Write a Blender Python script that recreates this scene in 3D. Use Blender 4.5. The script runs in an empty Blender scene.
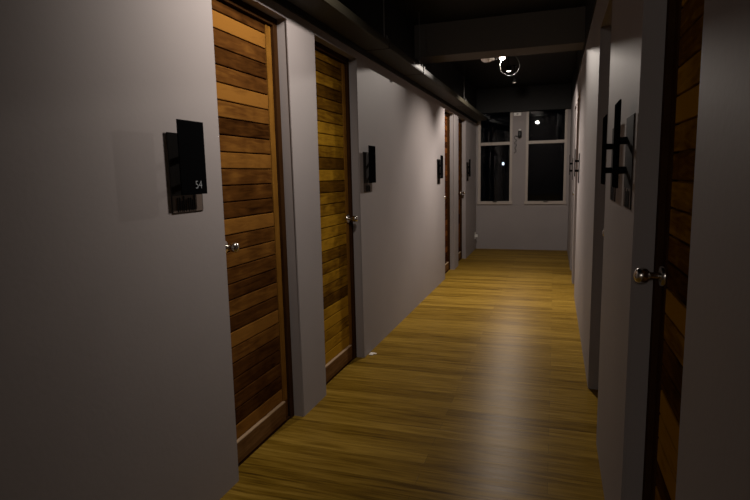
import bpy, bmesh, math, random
from mathutils import Vector, Matrix
random.seed(7)
S = bpy.context.scene
C = S.collection
# ------------------------------------------------------------------ dimensions (metres)
XL, XR, YB, YE = -1.368, 0.234, -6.5, 10.01       # left wall, right wall, back, end wall
ZL, ZR, ZC = 2.28, 2.50, 2.86                     # top of grey paint left / right, ceiling
WT = 0.22                                         # wall thickness
OPEN = 2.235                                      # top of the door openings

# ------------------------------------------------------------------ materials
def new_mat(name):
    m = bpy.data.materials.new(name); m.use_nodes = True
    nt = m.node_tree; b = nt.nodes['Principled BSDF']
    return m, nt, b
def N(nt, kind, **kw):
    n = nt.nodes.new(kind)
    for k, v in kw.items(): setattr(n, k, v)
    return n
def simple(name, col, rough=0.5, metal=0.0, bump=0.0, scale=60, spec=0.5):
    m, nt, b = new_mat(name)
    b.inputs['Base Color'].default_value = (*col, 1)
    b.inputs['Roughness'].default_value = rough
    b.inputs['Metallic'].default_value = metal
    b.inputs['Specular IOR Level'].default_value = spec
    tc = N(nt, 'ShaderNodeTexCoord'); no = N(nt, 'ShaderNodeTexNoise')
    no.inputs['Scale'].default_value = scale; no.inputs['Detail'].default_value = 4
    nt.links.new(tc.outputs['Object'], no.inputs['Vector'])
    mr = N(nt, 'ShaderNodeMapRange'); mr.inputs['To Min'].default_value = max(0, rough-.06); mr.inputs['To Max'].default_value = min(1, rough+.06)
    nt.links.new(no.outputs['Fac'], mr.inputs['Value']); nt.links.new(mr.outputs['Result'], b.inputs['Roughness'])
    if bump:
        bp = N(nt, 'ShaderNodeBump'); bp.inputs['Strength'].default_value = bump; bp.inputs['Distance'].default_value = .004
        nt.links.new(no.outputs['Fac'], bp.inputs['Height']); nt.links.new(bp.outputs['Normal'], b.inputs['Normal'])
    return m
def paint(name, col, rough=.68):
    m, nt, b = new_mat(name)
    tc = N(nt, 'ShaderNodeTexCoord')
    n1 = N(nt, 'ShaderNodeTexNoise'); n1.inputs['Scale'].default_value = 1.3; n1.inputs['Detail'].default_value = 5
    n2 = N(nt, 'ShaderNodeTexNoise'); n2.inputs['Scale'].default_value = 55; n2.inputs['Detail'].default_value = 3
    for n in (n1, n2): nt.links.new(tc.outputs['Object'], n.inputs['Vector'])
    r = N(nt, 'ShaderNodeValToRGB')
    r.color_ramp.elements[0].position = .3; r.color_ramp.elements[1].position = .7
    r.color_ramp.elements[0].color = (col[0]*.94, col[1]*.94, col[2]*.95, 1)
    r.color_ramp.elements[1].color = (col[0]*1.05, col[1]*1.05, col[2]*1.05, 1)
    nt.links.new(n1.outputs['Fac'], r.inputs['Fac']); nt.links.new(r.outputs['Color'], b.inputs['Base Color'])
    b.inputs['Roughness'].default_value = rough
    b.inputs['Specular IOR Level'].default_value = .2
    bp = N(nt, 'ShaderNodeBump'); bp.inputs['Strength'].default_value = .12; bp.inputs['Distance'].default_value = .003
    nt.links.new(n2.outputs['Fac'], bp.inputs['Height']); nt.links.new(bp.outputs['Normal'], b.inputs['Normal'])
    return m
def floor_mat():
    m, nt, b = new_mat('vinyl_plank_floor')
    tc = N(nt, 'ShaderNodeTexCoord')
    br = N(nt, 'ShaderNodeTexBrick')
    br.offset = .37; br.offset_frequency = 2
    br.inputs['Scale'].default_value = 1; br.inputs['Brick Width'].default_value = 1.55; br.inputs['Row Height'].default_value = .092
    br.inputs['Mortar Size'].default_value = .0006; br.inputs['Mortar Smooth'].default_value = .3
    br.inputs['Color1'].default_value = (0, 0, 0, 1); br.inputs['Color2'].default_value = (1, 1, 1, 1); br.inputs['Mortar'].default_value = (.1, .1, .1, 1)
    nt.links.new(tc.outputs['Object'], br.inputs['Vector'])
    mp = N(nt, 'ShaderNodeMapping'); mp.inputs['Scale'].default_value = (1.7, 34, 1)
    nt.links.new(tc.outputs['Object'], mp.inputs['Vector'])
    g1 = N(nt, 'ShaderNodeTexNoise'); g1.inputs['Scale'].default_value = 1; g1.inputs['Detail'].default_value = 6; g1.inputs['Roughness'].default_value = .65; g1.inputs['Distortion'].default_value = .6
    nt.links.new(mp.outputs['Vector'], g1.inputs['Vector'])
    mp2 = N(nt, 'ShaderNodeMapping'); mp2.inputs['Scale'].default_value = (5, 90, 1)
    nt.links.new(tc.outputs['Object'], mp2.inputs['Vector'])
    g2 = N(nt, 'ShaderNodeTexNoise'); g2.inputs['Scale'].default_value = 1; g2.inputs['Detail'].default_value = 4
    nt.links.new(mp2.outputs['Vector'], g2.inputs['Vector'])
    a = N(nt, 'ShaderNodeMath', operation='MULTIPLY'); a.inputs[1].default_value = .17
    nt.links.new(br.outputs['Color'], a.inputs[0])
    c = N(nt, 'ShaderNodeMath', operation='MULTIPLY_ADD'); c.inputs[1].default_value = .75
    nt.links.new(g1.outputs['Fac'], c.inputs[0]); nt.links.new(a.outputs[0], c.inputs[2])
    d = N(nt, 'ShaderNodeMath', operation='MULTIPLY_ADD'); d.inputs[1].default_value = .44
    nt.links.new(g2.outputs['Fac'], d.inputs[0]); nt.links.new(c.outputs[0], d.inputs[2])
    r = N(nt, 'ShaderNodeValToRGB')
    e = r.color_ramp.elements
    e[0].position = .43; e[0].color = FLOOR_DARK
    e[1].position = .88; e[1].color = FLOOR_LIGHT
    k = e.new(.62); k.color = FLOOR_MID
    nt.links.new(d.outputs[0], r.inputs['Fac'])
    mx = N(nt, 'ShaderNodeMix', data_type='RGBA'); mx.inputs['B'].default_value = (.03, .018, .004, 1)
    nt.links.new(br.outputs['Fac'], mx.inputs['Factor']); nt.links.new(r.outputs['Color'], mx.inputs['A'])
    nt.links.new(mx.outputs['Result'], b.inputs['Base Color'])
    mr = N(nt, 'ShaderNodeMapRange'); mr.inputs['To Min'].default_value = FLOOR_ROUGH-.05; mr.inputs['To Max'].default_value = FLOOR_ROUGH+.09
    nt.links.new(g1.outputs['Fac'], mr.inputs['Value']); nt.links.new(mr.outputs['Result'], b.inputs['Roughness'])
    b.inputs['Specular IOR Level'].default_value = FLOOR_SPEC
    b.inputs['Specular Tint'].default_value = (1, .78, .58, 1)
    b.inputs['Anisotropic'].default_value = .9      # the embossed grain runs across the corridor
    tg = N(nt, 'ShaderNodeCombineXYZ'); tg.inputs['Y'].default_value = 1; nt.links.new(tg.outputs[0], b.inputs['Tangent'])
    bp = N(nt, 'ShaderNodeBump'); bp.inputs['Strength'].default_value = .5; bp.inputs['Distance'].default_value = .002
    nt.links.new(d.outputs[0], bp.inputs['Height']); nt.links.new(bp.outputs['Normal'], b.inputs['Normal'])
    return m
PITCH = .0775; RAIL = .125
def plank_mat(name, seed, lo, mid, hi, horiz=True):
    # timber: every board has its own tone, grain runs along the board
    m, nt, b = new_mat(name)
    tc = N(nt, 'ShaderNodeTexCoord')
    sx = N(nt, 'ShaderNodeSeparateXYZ'); nt.links.new(tc.outputs['Object'], sx.inputs[0])
    s = N(nt, 'ShaderNodeMath', operation='SUBTRACT'); s.inputs[1].default_value = RAIL
    nt.links.new(sx.outputs['Z'], s.inputs[0])
    dv = N(nt, 'ShaderNodeMath', operation='DIVIDE'); dv.inputs[1].default_value = PITCH if horiz else 9
    nt.links.new(s.outputs[0], dv.inputs[0])
    fl = N(nt, 'ShaderNodeMath', operation='FLOOR'); nt.links.new(dv.outputs[0], fl.inputs[0])
    ad = N(nt, 'ShaderNodeMath', operation='ADD'); ad.inputs[1].default_value = seed
    nt.links.new(fl.outputs[0], ad.inputs[0])
    wn = N(nt, 'ShaderNodeTexWhiteNoise', noise_dimensions='1D'); nt.links.new(ad.outputs[0], wn.inputs['W'])
    cb = N(nt, 'ShaderNodeCombineXYZ'); nt.links.new(ad.outputs[0], cb.inputs[0])
    va = N(nt, 'ShaderNodeVectorMath', operation='ADD')
    nt.links.new(tc.outputs['Object'], va.inputs[0]); nt.links.new(cb.outputs[0], va.inputs[1])
    mp = N(nt, 'ShaderNodeMapping'); mp.inputs['Scale'].default_value = (1, 5, 38) if horiz else (1, 45, 3)
    nt.links.new(va.outputs[0], mp.inputs['Vector'])
    g = N(nt, 'ShaderNodeTexNoise'); g.inputs['Scale'].default_value = 1; g.inputs['Detail'].default_value = 6; g.inputs['Distortion'].default_value = 1.2
    nt.links.new(mp.outputs['Vector'], g.inputs['Vector'])
    g2 = N(nt, 'ShaderNodeTexNoise'); g2.inputs['Scale'].default_value = 7; g2.inputs['Detail'].default_value = 2
    nt.links.new(va.outputs[0], g2.inputs['Vector'])
    a = N(nt, 'ShaderNodeMath', operation='MULTIPLY'); a.inputs[1].default_value = .62
    nt.links.new(wn.outputs['Value'], a.inputs[0])
    c = N(nt, 'ShaderNodeMath', operation='MULTIPLY_ADD'); c.inputs[1].default_value = .5
    nt.links.new(g.outputs['Fac'], c.inputs[0]); nt.links.new(a.outputs[0], c.inputs[2])
    d = N(nt, 'ShaderNodeMath', operation='MULTIPLY_ADD'); d.inputs[1].default_value = .42
    nt.links.new(g2.outputs['Fac'], d.inputs[0]); nt.links.new(c.outputs[0], d.inputs[2])
    r = N(nt, 'ShaderNodeValToRGB'); e = r.color_ramp.elements
    e[0].position = .38; e[0].color = (*lo, 1); e[1].position = 1.0; e[1].color = (*hi, 1)
    k = e.new(.68); k.color = (*mid, 1)
    nt.links.new(d.outputs[0], r.inputs['Fac']); nt.links.new(r.outputs['Color'], b.inputs['Base Color'])
    b.inputs['Roughness'].default_value = .6; b.inputs['Specular IOR Level'].default_value = .0
    bp = N(nt, 'ShaderNodeBump'); bp.inputs['Strength'].default_value = .3; bp.inputs['Distance'].default_value = .003
    nt.links.new(g.outputs['Fac'], bp.inputs['Height']); nt.links.new(bp.outputs['Normal'], b.inputs['Normal'])
    return m
def emis(name, col, strength):
    m, nt, b = new_mat(name)
    b.inputs['Base Color'].default_value = (*col, 1)
    b.inputs['Emission Color'].default_value = (*col, 1); b.inputs['Emission Strength'].default_value = strength
    return m
def glass_mat():
    m = bpy.data.materials.new('window_glass'); m.use_nodes = True; nt = m.node_tree
    nt.nodes.clear()
    o = N(nt, 'ShaderNodeOutputMaterial'); mx = N(nt, 'ShaderNodeMixShader'); fr = N(nt, 'ShaderNodeFresnel')
    tr = N(nt, 'ShaderNodeBsdfTransparent'); gl = N(nt, 'ShaderNodeBsdfGlossy')
    fr.inputs['IOR'].default_value = 1.3; gl.inputs['Roughness'].default_value = .01
    tr.inputs['Color'].default_value = (.85, .87, .88, 1)
    nt.links.new(fr.outputs[0], mx.inputs[0]); nt.links.new(tr.outputs[0], mx.inputs[1]); nt.links.new(gl.outputs[0], mx.inputs[2])
    nt.links.new(mx.outputs[0], o.inputs['Surface'])
    return m
FLOOR_DARK = (.062, .032, .004, 1); FLOOR_MID = (.195, .112, .012, 1); FLOOR_LIGHT = (.37, .232, .038, 1); FLOOR_ROUGH = .42; FLOOR_SPEC = .15
WALLC = (.30, .273, .270)
M = {
 'wall': paint('grey_wall_paint', WALLC),
 'black': paint('black_ceiling_paint', (.010, .0095, .009), .6),
 'beam': paint('dark_beam_paint', (.10, .09, .08), .7),
 'floor': floor_mat(),
 'frame': plank_mat('dark_door_frame_timber', 3, (.006, .003, .0015), (.018, .008, .003), (.045, .02, .007), False),
 'stile': plank_mat('golden_stile_timber', 5, (.07, .028, .006), (.15, .066, .011), (.27, .13, .022), False),
 'pipe': simple('black_painted_trunking', (.034, .030, .020), .6, 0, .1, spec=.22),
 'clamp': simple('dark_clamp_steel', (.10, .095, .09), .4, .6),
 'steel': simple('brushed_steel', (.62, .59, .55), .22, 1.0),
 'acrylic': simple('black_acrylic', (.003, .003, .0034), .45, spec=0.0),
 'backplate': simple('smoked_grey_back_plate', (.034, .029, .027), .6, spec=.03),
 'strip': simple('brownish_smoked_strip', (.12, .092, .078), .6, spec=.03),
 'spacer': simple('black_spacer', (.004, .004, .004), .5, spec=.05),
 'white': simple('white_plastic', (.75, .74, .72), .45),
 'offwhite': simple('white_number_print', (.28, .30, .33), .5),
 'winframe': paint('pale_window_frame_paint', (.42, .37, .33), .4),
 'lampwhite': simple('white_lamp_enamel', (.8, .76, .74), .35),
 'glass': glass_mat(),
 'blackplastic': simple('black_plastic', (.006, .006, .006), .35),
 'cable': simple('pale_cable_sheath', (.10, .095, .09), .7, spec=.2),
 'bulb': emis('lit_bulb', (1, .88, .75), 13),
 'smallbulb': emis('small_lit_lens', (1, .9, .78), 9),
 'dimbulb': emis('faint_lens', (1, .9, .8), .06),
 'street': emis('street_lamp_glow', (.75, .85, 1), 1.6),
 'dark_metal': simple('dark_pole_metal', (.02, .02, .02), .5, .5),
 'scrap': simple('pale_plaster', (.7, .66, .6), .8),
 'silver': simple('worn_latch_metal', (.05, .045, .04), .4, .7),
}
# ------------------------------------------------------------------ mesh helpers
def add_box(bm, x0, x1, y0, y1, z0, z1, bev=0.0):
    ret = bmesh.ops.create_cube(bm, size=1)
    vs = ret['verts']
    for v in vs:
        v.co = Vector(((x0+x1)/2 + v.co.x*(x1-x0), (y0+y1)/2 + v.co.y*(y1-y0), (z0+z1)/2 + v.co.z*(z1-z0)))
    if bev:
        es = list({e for v in vs for e in v.link_edges})
        bmesh.ops.bevel(bm, geom=es, offset=bev, segments=2, affect='EDGES', profile=.6)
def add_lathe(bm, prof, seg=24, mat=None):
    """profile of (radius, height) turned round Z, then placed by mat"""
    mat = mat or Matrix()
    rings = []
    for r, z in prof:
        if r < 1e-6: rings.append([bm.verts.new(mat @ Vector((0, 0, z)))])
        else: rings.append([bm.verts.new(mat @ Vector((r*math.cos(2*math.pi*i/seg), r*math.sin(2*math.pi*i/seg), z))) for i in range(seg)])
    for A, B in zip(rings, rings[1:]):
        for i in range(seg):
            j = (i+1) % seg
            if len(A) == 1 and len(B) == 1: continue
            if len(A) == 1: bm.faces.new((A[0], B[j], B[i]))
            elif len(B) == 1: bm.faces.new((A[i], A[j], B[0]))
            else: bm.faces.new((A[i], A[j], B[j], B[i]))
def add_tube(bm, pts, r, seg=10):
    pts = [Vector(p) for p in pts]; rings = []
    ref = None
    for i, p in enumerate(pts):
        t = (pts[min(i+1, len(pts)-1)] - pts[max(i-1, 0)]).normalized()
        if ref is None: ref = t.orthogonal().normalized()
        ref = (ref - t*ref.dot(t)).normalized(); b2 = t.cross(ref)
        rings.append([bm.verts.new(p + r*(math.cos(2*math.pi*k/seg)*ref + math.sin(2*math.pi*k/seg)*b2)) for k in range(seg)])
    for A, B in zip(rings, rings[1:]):
        for k in range(seg): bm.faces.new((A[k], A[(k+1) % seg], B[(k+1) % seg], B[k]))
    bm.faces.new(rings[0][::-1]); bm.faces.new(rings[-1])
def axis(loc, d):
    return Matrix.Translation(Vector(loc)) @ Vector(d).normalized().to_track_quat('Z', 'Y').to_matrix().to_4x4()
def obj(name, bm, mat, parent=None, smooth=False):
    bmesh.ops.recalc_face_normals(bm, faces=bm.faces[:])
    me = bpy.data.meshes.new(name); bm.to_mesh(me); bm.free()
    me.materials.append(mat)
    if smooth:
        for p in me.polygons: p.use_smooth = True
        me.set_sharp_from_angle(angle=math.radians(40))
    o = bpy.data.objects.new(name, me); C.objects.link(o)
    if parent: o.parent = parent
    return o
def tag(o, label=None, cat=None, group=None, kind=None):
    for k, v in (('label', label), ('category', cat), ('group', group), ('kind', kind)):
        if v: o[k] = v
    return o
def thing(name, label, cat, loc=(0, 0, 0), group=None, kind=None):
    o = bpy.data.objects.new(name, None); C.objects.link(o); o.location = loc; o.empty_display_size = .1
    return tag(o, label, cat, group, kind)
def box_obj(name, mat, x0, x1, y0, y1, z0, z1, parent=None, bev=0.0):
    bm = bmesh.new(); add_box(bm, x0, x1, y0, y1, z0, z1, bev); return obj(name, bm, mat, parent)
def structure(o, label, cat): return tag(o, label, cat, None, 'structure')
def smooth_curve(pts, n=8):
    P = [Vector(p) for p in pts]; P = [2*P[0]-P[1]] + P + [2*P[-1]-P[-2]]; out = []
    for i in range(1, len(P)-2):
        for k in range(n):
            t = k/n; a, b, c, d = P[i-1], P[i], P[i+1], P[i+2]
            out.append(.5*((2*b)+(c-a)*t+(2*a-5*b+4*c-d)*t*t+(3*b-a-3*c+d)*t**3))
    out.append(P[-2]); return out

# ------------------------------------------------------------------ the shell
L_DOORS = [(2.014, 2.70, 'near'), (3.035, 3.765, 'far'), (7.02, 7.72, 'near'), (8.07, 8.78, 'far')]
R_DOORS = [(1.088, 1.826, 'far'), (2.838, 3.575, 'near'), (6.30, 7.02, 'near'), (7.30, 7.98, 'far')]
structure(box_obj('floor', M['floor'], XL-WT, XR+WT, YB-.15, YE+.15, -.12, 0), 'olive brown wood plank floor running the length of the corridor', 'floor')
structure(box_obj('ceiling', M['black'], XL-WT, XR+WT, YB-.15, YE+.15, ZC, ZC+.12), 'black painted ceiling over the corridor', 'ceiling')
def comb_wall(name, side, doors, ztop, label):
    # elevation outline with the door openings cut down to the floor, extruded through the wall thickness
    out = [(YB, 0)]
    for y0, y1, _ in doors: out += [(y0, 0), (y0, OPEN), (y1, OPEN), (y1, 0)]
    out += [(YE, 0), (YE, ztop), (YB, ztop)]
    x0 = XL if side == 'L' else XR; x1 = XL-WT if side == 'L' else XR+WT
    bm = bmesh.new()
    A = [bm.verts.new((x0, y, z)) for y, z in out]; B = [bm.verts.new((x1, y, z)) for y, z in out]
    f = bm.faces.new(A); bm.faces.new(B[::-1])
    for i in range(len(out)):
        j = (i+1) % len(out); bm.faces.new((A[j], A[i], B[i], B[j]))
    bm.edges.ensure_lookup_table()
    es = [e for e in bm.edges if e.verts[0] in set(A) and e.verts[1] in set(A) and not (e.verts[0].co.z < .01 and e.verts[1].co.z < .01) and min(v.co.z for v in e.verts) < OPEN+.01]
    bmesh.ops.bevel(bm, geom=es, offset=.006, segments=2, affect='EDGES')
    bmesh.ops.triangulate(bm, faces=[f for f in bm.faces if len(f.verts) > 4])
    o = obj(name, bm, M['wall']); structure(o, label, 'wall')
comb_wall('wall_left', 'L', L_DOORS, ZL, 'grey painted wall on the left with four door openings')
comb_wall('wall_right', 'R', R_DOORS, ZR, 'grey painted wall on the right with four door openings')
structure(box_obj('trim_1', M['black'], XL-WT, XL+.012, YB, YE, ZL, ZC), 'black band above the grey left wall behind the cable trunking', 'trim')
structure(box_obj('trim_2', M['black'], XR-.008, XR+WT, YB, YE, ZR, ZC), 'black band above the grey right wall', 'trim')
structure(box_obj('wall_back', M['wall'], XL-WT, XR+WT, YB-.15, YB, 0, ZC), 'grey wall closing the corridor behind the viewpoint', 'wall')
# end wall with two window openings
W1 = (-1.335, -.735); W2 = (-.50, .185); SILL, TRANS, WTOP = .835, 1.905, 2.50
bm = bmesh.new()
for b_ in [(XL-WT, XR+WT, 0, SILL), (XL-WT, W1[0], SILL, WTOP), (W1[1], W2[0], SILL, WTOP), (W2[1], XR+WT, SILL, WTOP), (XL-WT, XR+WT, WTOP, ZC)]:
    add_box(bm, b_[0], b_[1], YE, YE+.14, b_[2], b_[3])
bmesh.ops.remove_doubles(bm, verts=bm.verts[:], dist=1e-5)
structure(obj('wall_end', bm, M['wall']), 'grey end wall with two tall windows', 'wall')
structure(box_obj('trim_3', M['black'], XL, XR, YE-.12, YE, 2.445, ZC-.002), 'dark beam across the top of the end windows', 'trim')
structure(box_obj('trim_4', M['beam'], XL+.012, XR-.008, 5.42, 5.75, 2.548, ZC-.002), 'dark grey ceiling beam crossing the corridor in front of the spotlight', 'trim')

def window(name, x0, x1, label):
    w = thing(name, label, 'window', ((x0+x1)/2, YE+.02, SILL), None, 'structure')
    hx = (x1-x0)/2; zt = 2.492-SILL; f = .042
    def bx(nm, m, a, b, c, d, y0=-.028, y1=.045): return box_obj(nm, m, a, b, y0, y1, c, d, w, .003 if m is not M['glass'] else 0)
    bx('jamb', M['winframe'], -hx, -hx+f, 0, zt); bx('jamb', M['winframe'], hx-f, hx, 0, zt)
    bx('sill', M['winframe'], -hx-.012, hx+.012, -.012, f, -.05, .045)
    bx('head', M['winframe'], -hx+f, hx-f, zt-.03, zt)
    t = TRANS-SILL
    bx('transom', M['winframe'], -hx+f, hx-f, t-.022, t+.03)
    v = box_obj('pane', M['glass'], -hx+f-.004, hx-f+.004, -.003, .003, -(t-f-.016)/2, (t-f-.016)/2, w)
    # panes tilted on purpose to steer where the lamp's reflection falls
    v.location = (0, .013, (t+f-.024)/2); v.rotation_euler = (math.radians(.55), 0, 0)
    # the upper pane leans in a little at the top
    u = box_obj('pane', M['glass'], -hx+f-.004, hx-f+.004, -.003, .003, -(zt-t-.056)/2, (zt-t-.056)/2, w)
    u.location = (0, .013, (t+zt)/2); u.rotation_euler = (math.radians(1.75), 0, math.radians(.4))
    bm = bmesh.new(); add_box(bm, -.03, .03, -.066, -.046, f-.012, f+.010, .003); add_box(bm, -.008, .05, -.082, -.064, f-.006, f+.006, .003)
    o = obj('latch', bm, M['silver'], w); o['label'] = 'small dark window latch'
window('window_1', W1[0], W1[1], 'left window in the end wall with dark night panes')
window('window_2', W2[0], W2[1], 'right window in the end wall with dark night panes')

# ------------------------------------------------------------------ doors
def make_knob(parent, y, z, s):
    bm = bmesh.new()
    add_lathe(bm, [(0, .012), (.012, .012), (.011, .030), (.014, .036), (.023, .042), (.0265, .052), (.0255, .062), (.019, .069), (.008, .072), (0, .0725)], 28, axis((0, y, z), (s, 0, 0)))
    k = obj('door_knob', bm, M['steel'], parent, True); k['label'] = 'round brushed steel door knob'
    bm = bmesh.new()
    add_lathe(bm, [(0, 0), (.033, 0), (.033, .004), (.029, .010), (.014, .013), (0, .013)], 28, axis((0, y, z), (s, 0, 0)))
    obj('rose', bm, M['steel'], k, True)
def make_door(name, side, y0, y1, knob, label, seed, tones):
    # local frame: origin on the floor at the grey wall face, mid opening; s points into the corridor
    s = 1 if side == 'L' else -1; x = XL if side == 'L' else XR
    d = thing(name, label, 'door', (x, (y0+y1)/2, 0), None, 'structure')
    h = (y1-y0)/2-.0005; jt = .042; e = OPEN-.0005
    def bxs(nm, m, a, b, c, d_, z0, z1, par, bev=0.0):
        return box_obj(nm, m, min(s*a, s*b), max(s*a, s*b), c, d_, z0, z1, par, bev)
    bxs('jamb', M['frame'], -.062, -.19, -h, -h+jt, 0, e, d, .003)
    bxs('jamb', M['frame'], -.062, -.19, h-jt, h, 0, e, d, .003)
    bxs('head', M['frame'], -.062, -.19, -h+jt, h-jt, e-jt, e, d, .003)
    bxs('threshold', M['frame'], -.068, -.19, -h+jt, h-jt, 0, .016, d, .003)
    w = h-jt-.003; ztop = e-jt-.004
    mt = plank_mat('door_boards_'+name, seed*37.0, *tones)
    st = .052
    bm = bmesh.new(); z = RAIL+.004
    xa, xb = s*-.082, s*-.118
    while z < ztop-.02:
        zz = min(z+PITCH-.0055, ztop)
        add_box(bm, min(xa, xb), max(xa, xb), -w, w-st, z, zz, .0035); z += PITCH
    add_box(bm, min(s*-.096, s*-.114), max(s*-.096, s*-.114), -w+.003, w-st, RAIL, ztop-.001)
    leaf = obj('leaf', bm, mt, d)
    bxs('stile', M['stile'] if name in ('door_1', 'door_2') else M['frame'], -.078, -.118, w-st+.001, w, .02, ztop, d, .003)
    br_ = bxs('bottom_rail', M['railwood'], -.0635, -.118, -w, w-st, .020, RAIL, d, .003)
    bxs('rail_edge', M['edgehighlight'], -.0625, -.081, -w+.002, w-st-.002, RAIL-.0005, RAIL+.006, br_, .0015)['label'] = 'painted highlight along the top edge'
    ky = (-w+.055) if knob == 'near' else (w-.03)
    kn = thing  # (knob is a part with its rose as a sub-part)
    bm = bmesh.new()
    X0 = -.082 if knob == 'near' else -.078
    def ax(): return axis((s*X0, ky, 1.085), (s, 0, 0))
    add_lathe(bm, [(0, .0135), (.011, .0135), (.0105, .034), (.014, .040), (.0205, .045), (.0235, .056), (.0230, .068), (.018, .076), (.008, .080), (0, .0805)], 28, ax())
    k = obj('door_knob', bm, M['steel'], d, True); k['label'] = 'round brushed steel door knob'
    bm = bmesh.new(); add_lathe(bm, [(0, 0), (.033, 0), (.033, .004), (.029, .010), (.014, .013), (0, .013)], 28, ax())
    obj('rose', bm, M['steel'], k, True)
    return d
M['edgehighlight'] = simple('painted_rail_highlight', (.42, .29, .17), .6)  # pale colour stands in for lamplight catching the rail's top edge
M['railwood'] = plank_mat('bottom_rail_timber', 11, (.05, .022, .008), (.10, .045, .014), (.19, .10, .035))
WARM = ((.020, .007, .002), (.092, .036, .008), (.225, .100, .019))
GOLD = ((.030, .012, .002), (.125, .058, .006), (.38, .205, .016))
RED  = ((.020, .006, .002), (.075, .022, .006), (.15, .052, .013))
make_door('door_1', 'L', *L_DOORS[0], 'horizontal plank wooden door nearest on the left wall', 1, WARM)
make_door('door_2', 'L', *L_DOORS[1], 'yellower plank door, second from the front on the left wall', 2, GOLD)
make_door('door_3', 'L', *L_DOORS[2], 'reddish plank door, third along the left wall, before the narrow grey pier', 3, RED)
make_door('door_4', 'L', *L_DOORS[3], 'dark reddish plank door on the left wall nearest the windows', 4, RED)
make_door('door_5', 'R', *R_DOORS[0], 'shadowed plank door nearest on the right wall with steel knob', 5, GOLD)
make_door('door_6', 'R', *R_DOORS[1], 'recessed door, second along the right wall, only its knob showing', 6, WARM)
make_door('door_7', 'R', *R_DOORS[2], 'recessed door, third along the right wall, deep in the corridor', 7, RED)
make_door('door_8', 'R', *R_DOORS[3], 'recessed door on the right wall nearest the windows', 8, RED)

# ------------------------------------------------------------------ room signs
def copy_tree(o, parent=None):
    c = o.copy(); C.objects.link(c)
    if parent: c.parent = parent
    for ch in list(o.children): copy_tree(ch, c)
    return c
SW, SZ0, SZ1, SO = .188, 1.272, 1.574, .045
def make_sign(s, label):
    r = thing('room_sign', label, 'sign', (0, 0, 0), 'room signs beside the doors')
    X = lambda a, b: (min(s*a, s*b), max(s*a, s*b))
    bm = bmesh.new(); add_box(bm, *X(0, .004), -SW/2, SW/2, -.151, .151, .0008)
    bp = obj('back_plate', bm, M['backplate'], r); bp['label'] = 'dark grey smoked back plate'
    bm = bmesh.new()
    rnd = random.Random(3)
    for i in range(9):
        y = -SW/2+.030+i*.0125+rnd.uniform(-.002, .002); hh = rnd.uniform(.04, .065)
        add_box(bm, *X(.004, .0062), y, y+.006, -.147, -.147+hh, .0008)
    bs = bmesh.new(); add_box(bs, *X(.0036, .0044), -SW/2+.004, SW/2-.004, -.149, -.085, 0)
    obj('lower_strip', bs, M['strip'], bp)['label'] = 'paler brownish strip along the bottom'
    g = obj('rib', bm, M['spacer'], bp); g['label'] = 'row of thin dark upright ribs'
    bm = bmesh.new(); add_box(bm, *X(SO-.005, SO), -SW/2+.010, -SW/2+.165, -.082, .197, .001)
    obj('front_panel', bm, M['acrylic'], r)['label'] = 'glossy black front panel'
    for z in (.075, -.025):
        bm = bmesh.new(); add_lathe(bm, [(0, .004), (.0125, .004), (.0125, SO-.005), (0, SO-.005)], 20, axis((0, .056, z), (s, 0, 0)))
        obj('spacer', bm, M['spacer'], r, True)
    return r
ZS = .5*(SZ0+SZ1)
sl = make_sign(1, 'black room sign on the left wall before the nearest plank door, white digits showing'); sl.location = (XL, 1.775, ZS)
# printed number, only readable on the nearest sign
cu = bpy.data.curves.new('number', 'FONT'); cu.body = '54'; cu.size = .044; cu.extrude = .0004; cu.align_x = 'RIGHT'; cu.offset = -.0006
tmp = bpy.data.objects.new('tmp', cu); C.objects.link(tmp)
bpy.context.view_layer.update()
me = bpy.data.meshes.new_from_object(tmp.evaluated_get(bpy.context.evaluated_depsgraph_get()))
bpy.data.objects.remove(tmp)
me.materials.append(M['offwhite'])
for text, y, lab in (('L2', 3.94, 'black room sign on the left wall just past the second plank door'),
                     ('L3', 6.62, 'black room sign on the left wall just before the third door'),
                     ('L4', 8.93, 'black room sign on the left wall between the last door and the window')):
    c = copy_tree(sl); c.location = (XL, y, ZS); c['label'] = lab
num = bpy.data.objects.new('number', me); C.objects.link(num)
num.parent = next(c for c in sl.children if c.name.startswith('front_panel'))
num.matrix_local = Matrix.Translation((SO+.0005, -SW/2+.134, -.060)) @ Matrix(((0, 0, 1, 0), (1, 0, 0, 0), (0, 1, 0, 0), (0, 0, 0, 1)))
num['label'] = 'small white room number'
sr = make_sign(-1, 'black room sign on the near right wall, closest to the steel door knob'); sr.location = (XR, 1.985, ZS)
for y, lab in ((2.47, 'black room sign on the near right wall, nearest the second door'),
               (5.98, 'black room sign on the far right wall just before the third door'),
               (8.10, 'black room sign on the far right wall nearest the right window')):
    c = copy_tree(sr); c.location = (XR, y, ZS); c['label'] = lab

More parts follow.
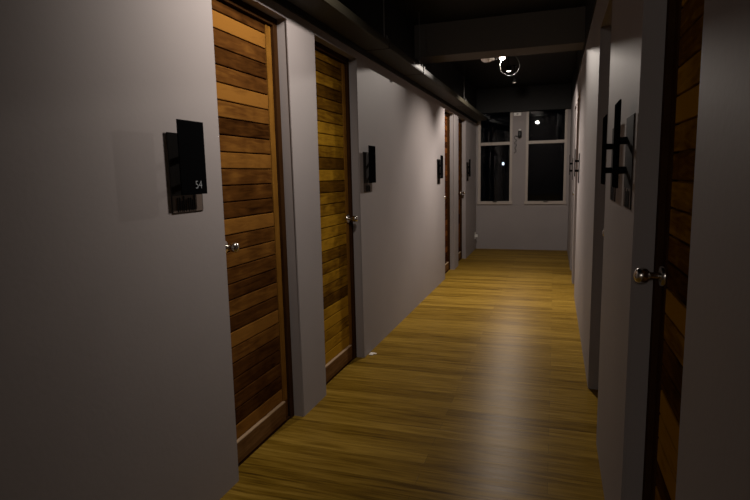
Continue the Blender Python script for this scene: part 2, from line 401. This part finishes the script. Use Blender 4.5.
# ------------------------------------------------------------------ cable trunking along the left wall
TX0, TX1, TZ0, TZ1, TY = XL+.014, -1.168, 2.312, 2.372, 4.2
p = thing('cable_trunking', 'long black cable trunking running along the top of the left wall', 'trunking', (TX0, TY, TZ0))
def tb(nm, m, x0, x1, y0, y1, z0, z1, par, bev=.002):
    return box_obj(nm, m, x0-TX0, x1-TX0, y0-TY, y1-TY, z0-TZ0, z1-TZ0, par, bev)
tb('duct_body', M['pipe'], TX0, TX1, YB+.01, YE-.13, TZ0, TZ1, p, .014)
for y in (1.5, 3.93, 5.02, 7.6):
    cl = tb('saddle', M['pipe'], TX0+.001, TX1+.005, y-.02, y+.02, TZ0-.004, TZ1+.004, p, .003)
    tb('hanger_rod', M['clamp'], TX1-.045, TX1-.037, y-.004, y+.004, TZ1+.002, ZC-.001, p, .001)
    bm = bmesh.new()
    add_lathe(bm, [(0, 0), (.011, 0), (.011, .012), (.006, .013), (.006, .032), (0, .032)], 12, axis((TX1-.02-TX0, y-TY, TZ1+.003-TZ0), (0, 0, 1)))
    add_lathe(bm, [(0, 0), (.009, 0), (.009, .010), (.004, .011), (.004, .024), (0, .024)], 12, axis((TX1-.02-TX0, y+.028-TY, TZ1-.001-TZ0), (0, 0, 1)))
    obj('clamp_bolt', bm, M['clamp'], cl)

# ------------------------------------------------------------------ the spotlight fixture under the ceiling
LX, LY, LZ = -.578, 6.26, 2.645
lamp = thing('ceiling_spotlight', 'twin head white ceiling spotlight with one glowing bulb and hanging cable loop', 'lamp', (-.635, LY, ZC))
o_ = lamp.location
def rel(p): return Vector(p) - o_
bm = bmesh.new(); add_lathe(bm, [(0, 0), (.045, 0), (.045, -.012), (.012, -.02), (.010, -.165), (.018, -.172), (.018, -.190), (0, -.190)], 20)
obj('stem', bm, M['blackplastic'], lamp, True)
bm = bmesh.new(); add_tube(bm, [rel((-.635, LY, LZ+.035)), rel((LX, LY+.04, LZ+.02))], .009); add_tube(bm, [rel((-.635, LY, LZ+.03)), rel((-.645, LY, LZ-.02))], .009)
obj('arm', bm, M['blackplastic'], lamp, True)
def head(loc, d, name, lit):
    bm = bmesh.new()
    add_lathe(bm, [(0, -.075), (.016, -.075), (.022, -.06), (.026, -.02), (.034, 0.0), (.0345, .004), (.032, .004), (.024, -.012), (0, -.016)], 24, axis(rel(loc), d))
    h_ = obj(name, bm, M['lampwhite'], lamp, True)
    return h_
dl = Vector((.25, -1, -.42))
hl = head(Vector((LX, LY, LZ)), dl, 'lamp_head', True); hl['label'] = 'small lamp head facing the viewer, lit'
bm = bmesh.new(); add_lathe(bm, [(0, -.01), (.016, -.010), (.021, .004), (.022, .018), (.014, .030), (0, .034)], 20, axis(rel((LX, LY, LZ)), dl))
obj('bulb', bm, M['bulb'], hl, True)
# the unlit head is a shallow dish on a conical neck, turned away to the left
dd = Vector((-.45, -.30, .55))
bm = bmesh.new()
ctr = Vector((-.735, LY-.02, LZ+.02))
add_lathe(bm, [(0, -.085), (.010, -.085), (.016, -.07), (.045, -.045), (.05, -.035)], 24, axis(rel(ctr), (-.85, -.1, .45)))
hd = obj('lamp_neck', bm, M['lampwhite'], lamp, True)
bm = bmesh.new()
add_lathe(bm, [(0, -.030), (.030, -.028), (.060, -.014), (.078, .004), (.076, .007), (.058, -.008), (.03, -.02), (0, -.022)], 28, axis(rel(ctr), (.30, -.50, -.70)))
obj('dish', bm, M['lampwhite'], hd, True)
loop = [(-.575, LY+.02, LZ+.02), (-.585, 6.20, 2.600), (-.590, 6.14, 2.531), (-.567, 6.12, 2.467), (-.503, 6.12, 2.424), (-.431, 6.12, 2.436), (-.385, 6.12, 2.494), (-.391, 6.12, 2.556), (-.433, 6.14, 2.63), (-.47, 6.20, 2.74), (-.48, LY, ZC-.002)]
bm = bmesh.new(); add_tube(bm, [rel(q) for q in smooth_curve(loop)], .0026, 8)
obj('cable', bm, M['cable'], lamp, True)['label'] = 'pale power cable hanging in a loop'
def add_light(name, loc, power, rad, col, kind='POINT', d=None, size=2.6, blend=.6):
    l = bpy.data.lights.new(name, kind); l.energy = power; l.color = col; l.shadow_soft_size = rad
    if kind == 'SPOT': l.spot_size = size; l.spot_blend = blend
    o = bpy.data.objects.new(name, l); C.objects.link(o); o.location = loc
    if d: o.rotation_euler = Vector(d).to_track_quat('-Z', 'Y').to_euler()
    return o
LCOL = (1, .89, .79); PA, PF, PB, PC, PD = 100, 175, 70, 72, 55
k = dl.normalized()
bl = (-.578, 6.215, 2.643)
add_light('spotlight_beam', bl, PA, .006, LCOL, 'SPOT', (.02, -.985, -.16), math.radians(80), 1.0)
add_light('spotlight_floor_beam', bl, PF, .04, LCOL, 'SPOT', (0, -.26, -.96), math.radians(122), 1.0)
# the next fixture of the row hangs above the view
add_light('wall_washer_beam', (-.50, 2.25, 2.62), PB, .05, LCOL, 'SPOT', (-.85, .08, -.58), math.radians(118), 1.0)
add_light('rear_fill_light', (-.567, -4.6, 2.6), PD, .08, LCOL)  # unseen fill added to brighten the door reveals and beam face
# ceiling downlights deeper in the corridor
def downlight(y, z, lit, label, pw):
    t = thing('ceiling_downlight', label, 'lamp', (-.567, y, ZC), 'small ceiling downlights')
    L_ = ZC-z
    bm = bmesh.new(); add_lathe(bm, [(0, 0), (.03, 0), (.03, -.01), (.008, -.016), (.008, -L_+.07), (.026, -L_+.062), (.034, -L_), (.031, -L_), (.022, -L_+.02), (0, -L_+.02)], 20)
    obj('housing', bm, M['blackplastic'], t, True)
    bm = bmesh.new(); add_lathe(bm, [(0, -L_+.012), (.024, -L_+.008), (.020, -L_-.004), (0, -L_-.008)], 18)
    obj('lens', bm, M['smallbulb'] if lit else M['dimbulb'], t, True)
    if pw: add_light('downlight_beam', (-.567, y, z-.03), pw, .03, LCOL, 'SPOT', (0, .36, -.93), 2.7, .4)
downlight(7.0, 2.625, True, 'small lit downlight hanging from black ceiling beyond the cable loop', PC)
downlight(7.95, 2.63, False, 'faint unlit downlight hanging from black ceiling nearest the windows', 0)

# ------------------------------------------------------------------ small fittings on the end wall and left wall
b_ = thing('junction_box', 'small pale box at the top of the pier between the windows', 'electrical box', (-.650, YE+.003, 2.405))
box_obj('cover', M['white'], -.062, .062, -.035, 0, -.028, .028, b_, .004)
box_obj('slot', M['silver'], -.018, .018, -.038, -.033, -.006, .010, b_, .001)
hs = thing('wall_handset', 'black oval handset with white top mounted on the pier between the windows', 'intercom', (-.605, YE, 2.06))
bm = bmesh.new(); add_lathe(bm, [(0, -.075), (.022, -.07), (.032, -.045), (.033, .03), (.026, .055), (0, .062)], 20, Matrix.Translation((0, -.034, 0)))
obj('body', bm, M['blackplastic'], hs, True)
bm = bmesh.new(); add_lathe(bm, [(.020, .056), (.026, .066), (.022, .082), (0, .088)], 20, Matrix.Translation((0, -.036, 0)))
obj('cap', bm, M['white'], hs, True)
pts = [(-.03, -.03, -.05), (-.075, -.010, -.03), (-.095, -.008, -.07), (-.06, -.008, -.11), (-.09, -.008, -.15), (-.055, -.008, -.19), (-.085, -.008, -.24), (-.06, -.008, -.29), (-.10, -.008, -.33)]
bm = bmesh.new(); add_tube(bm, smooth_curve(pts), .006, 8); obj('cord', bm, M['blackplastic'], hs, True)
so = thing('wall_socket', 'small white socket low on the left wall by the end corner', 'socket', (XL, 9.86, .262))
box_obj('plate', M['white'], 0, .010, -.04, .04, -.06, .06, so, .003)
box_obj('plug', M['white'], .010, .05, -.018, .018, -.03, .02, so, .006)
bm = bmesh.new(); add_box(bm, -.022, .012, -.028, .03, .0005, .006, .0015); add_box(bm, .01, .03, .0, .025, .0005, .005, .0015)
sc = obj('plaster_scrap', bm, M['scrap']); sc.location = (-1.335, 3.86, 0); tag(sc, 'tiny pale scrap on the floor beside the left wall past the second door', 'scrap')
# distant street light seen through the left window
sp = (-1.60, 18.0, -1.0)
t = thing('street_lamp', 'tiny bluish street lamp outside in the dark beyond the left window', 'lamp', sp)
bm = bmesh.new(); add_tube(bm, [(0, .1, 0), (0, .1, 2.72)], .03); obj('pole', bm, M['dark_metal'], t, True)
bm = bmesh.new(); add_lathe(bm, [(0, 2.62), (.03, 2.63), (.04, 2.66), (.03, 2.71), (0, 2.72)], 16); obj('globe', bm, M['street'], t, True)

# ------------------------------------------------------------------ camera, world, colour
cam = bpy.data.cameras.new('camera'); co = bpy.data.objects.new('camera', cam); C.objects.link(co); S.camera = co
f, yaw, pitch, roll = 537.12, .32347, .13871, -.022015
cam.sensor_width = 36; cam.lens = f/750*36; cam.clip_start = .02
F = Vector((-math.sin(yaw)*math.cos(pitch), math.cos(yaw)*math.cos(pitch), -math.sin(pitch)))
R = Vector((math.cos(yaw), math.sin(yaw), 0)); U = R.cross(F)
R2 = math.cos(roll)*R + math.sin(roll)*U; U2 = -math.sin(roll)*R + math.cos(roll)*U
mw = Matrix((R2, U2, -F)).transposed().to_4x4(); mw.translation = (0, 0, 1.4); co.matrix_world = mw
w = bpy.data.worlds.new('night'); S.world = w; w.use_nodes = True
w.node_tree.nodes['Background'].inputs[0].default_value = (.02, .025, .04, 1); w.node_tree.nodes['Background'].inputs[1].default_value = .01
S.view_settings.view_transform = 'Standard'; S.view_settings.look = 'None'; S.view_settings.gamma = 1; S.view_settings.use_curve_mapping = False
S.view_settings.exposure = 0.40
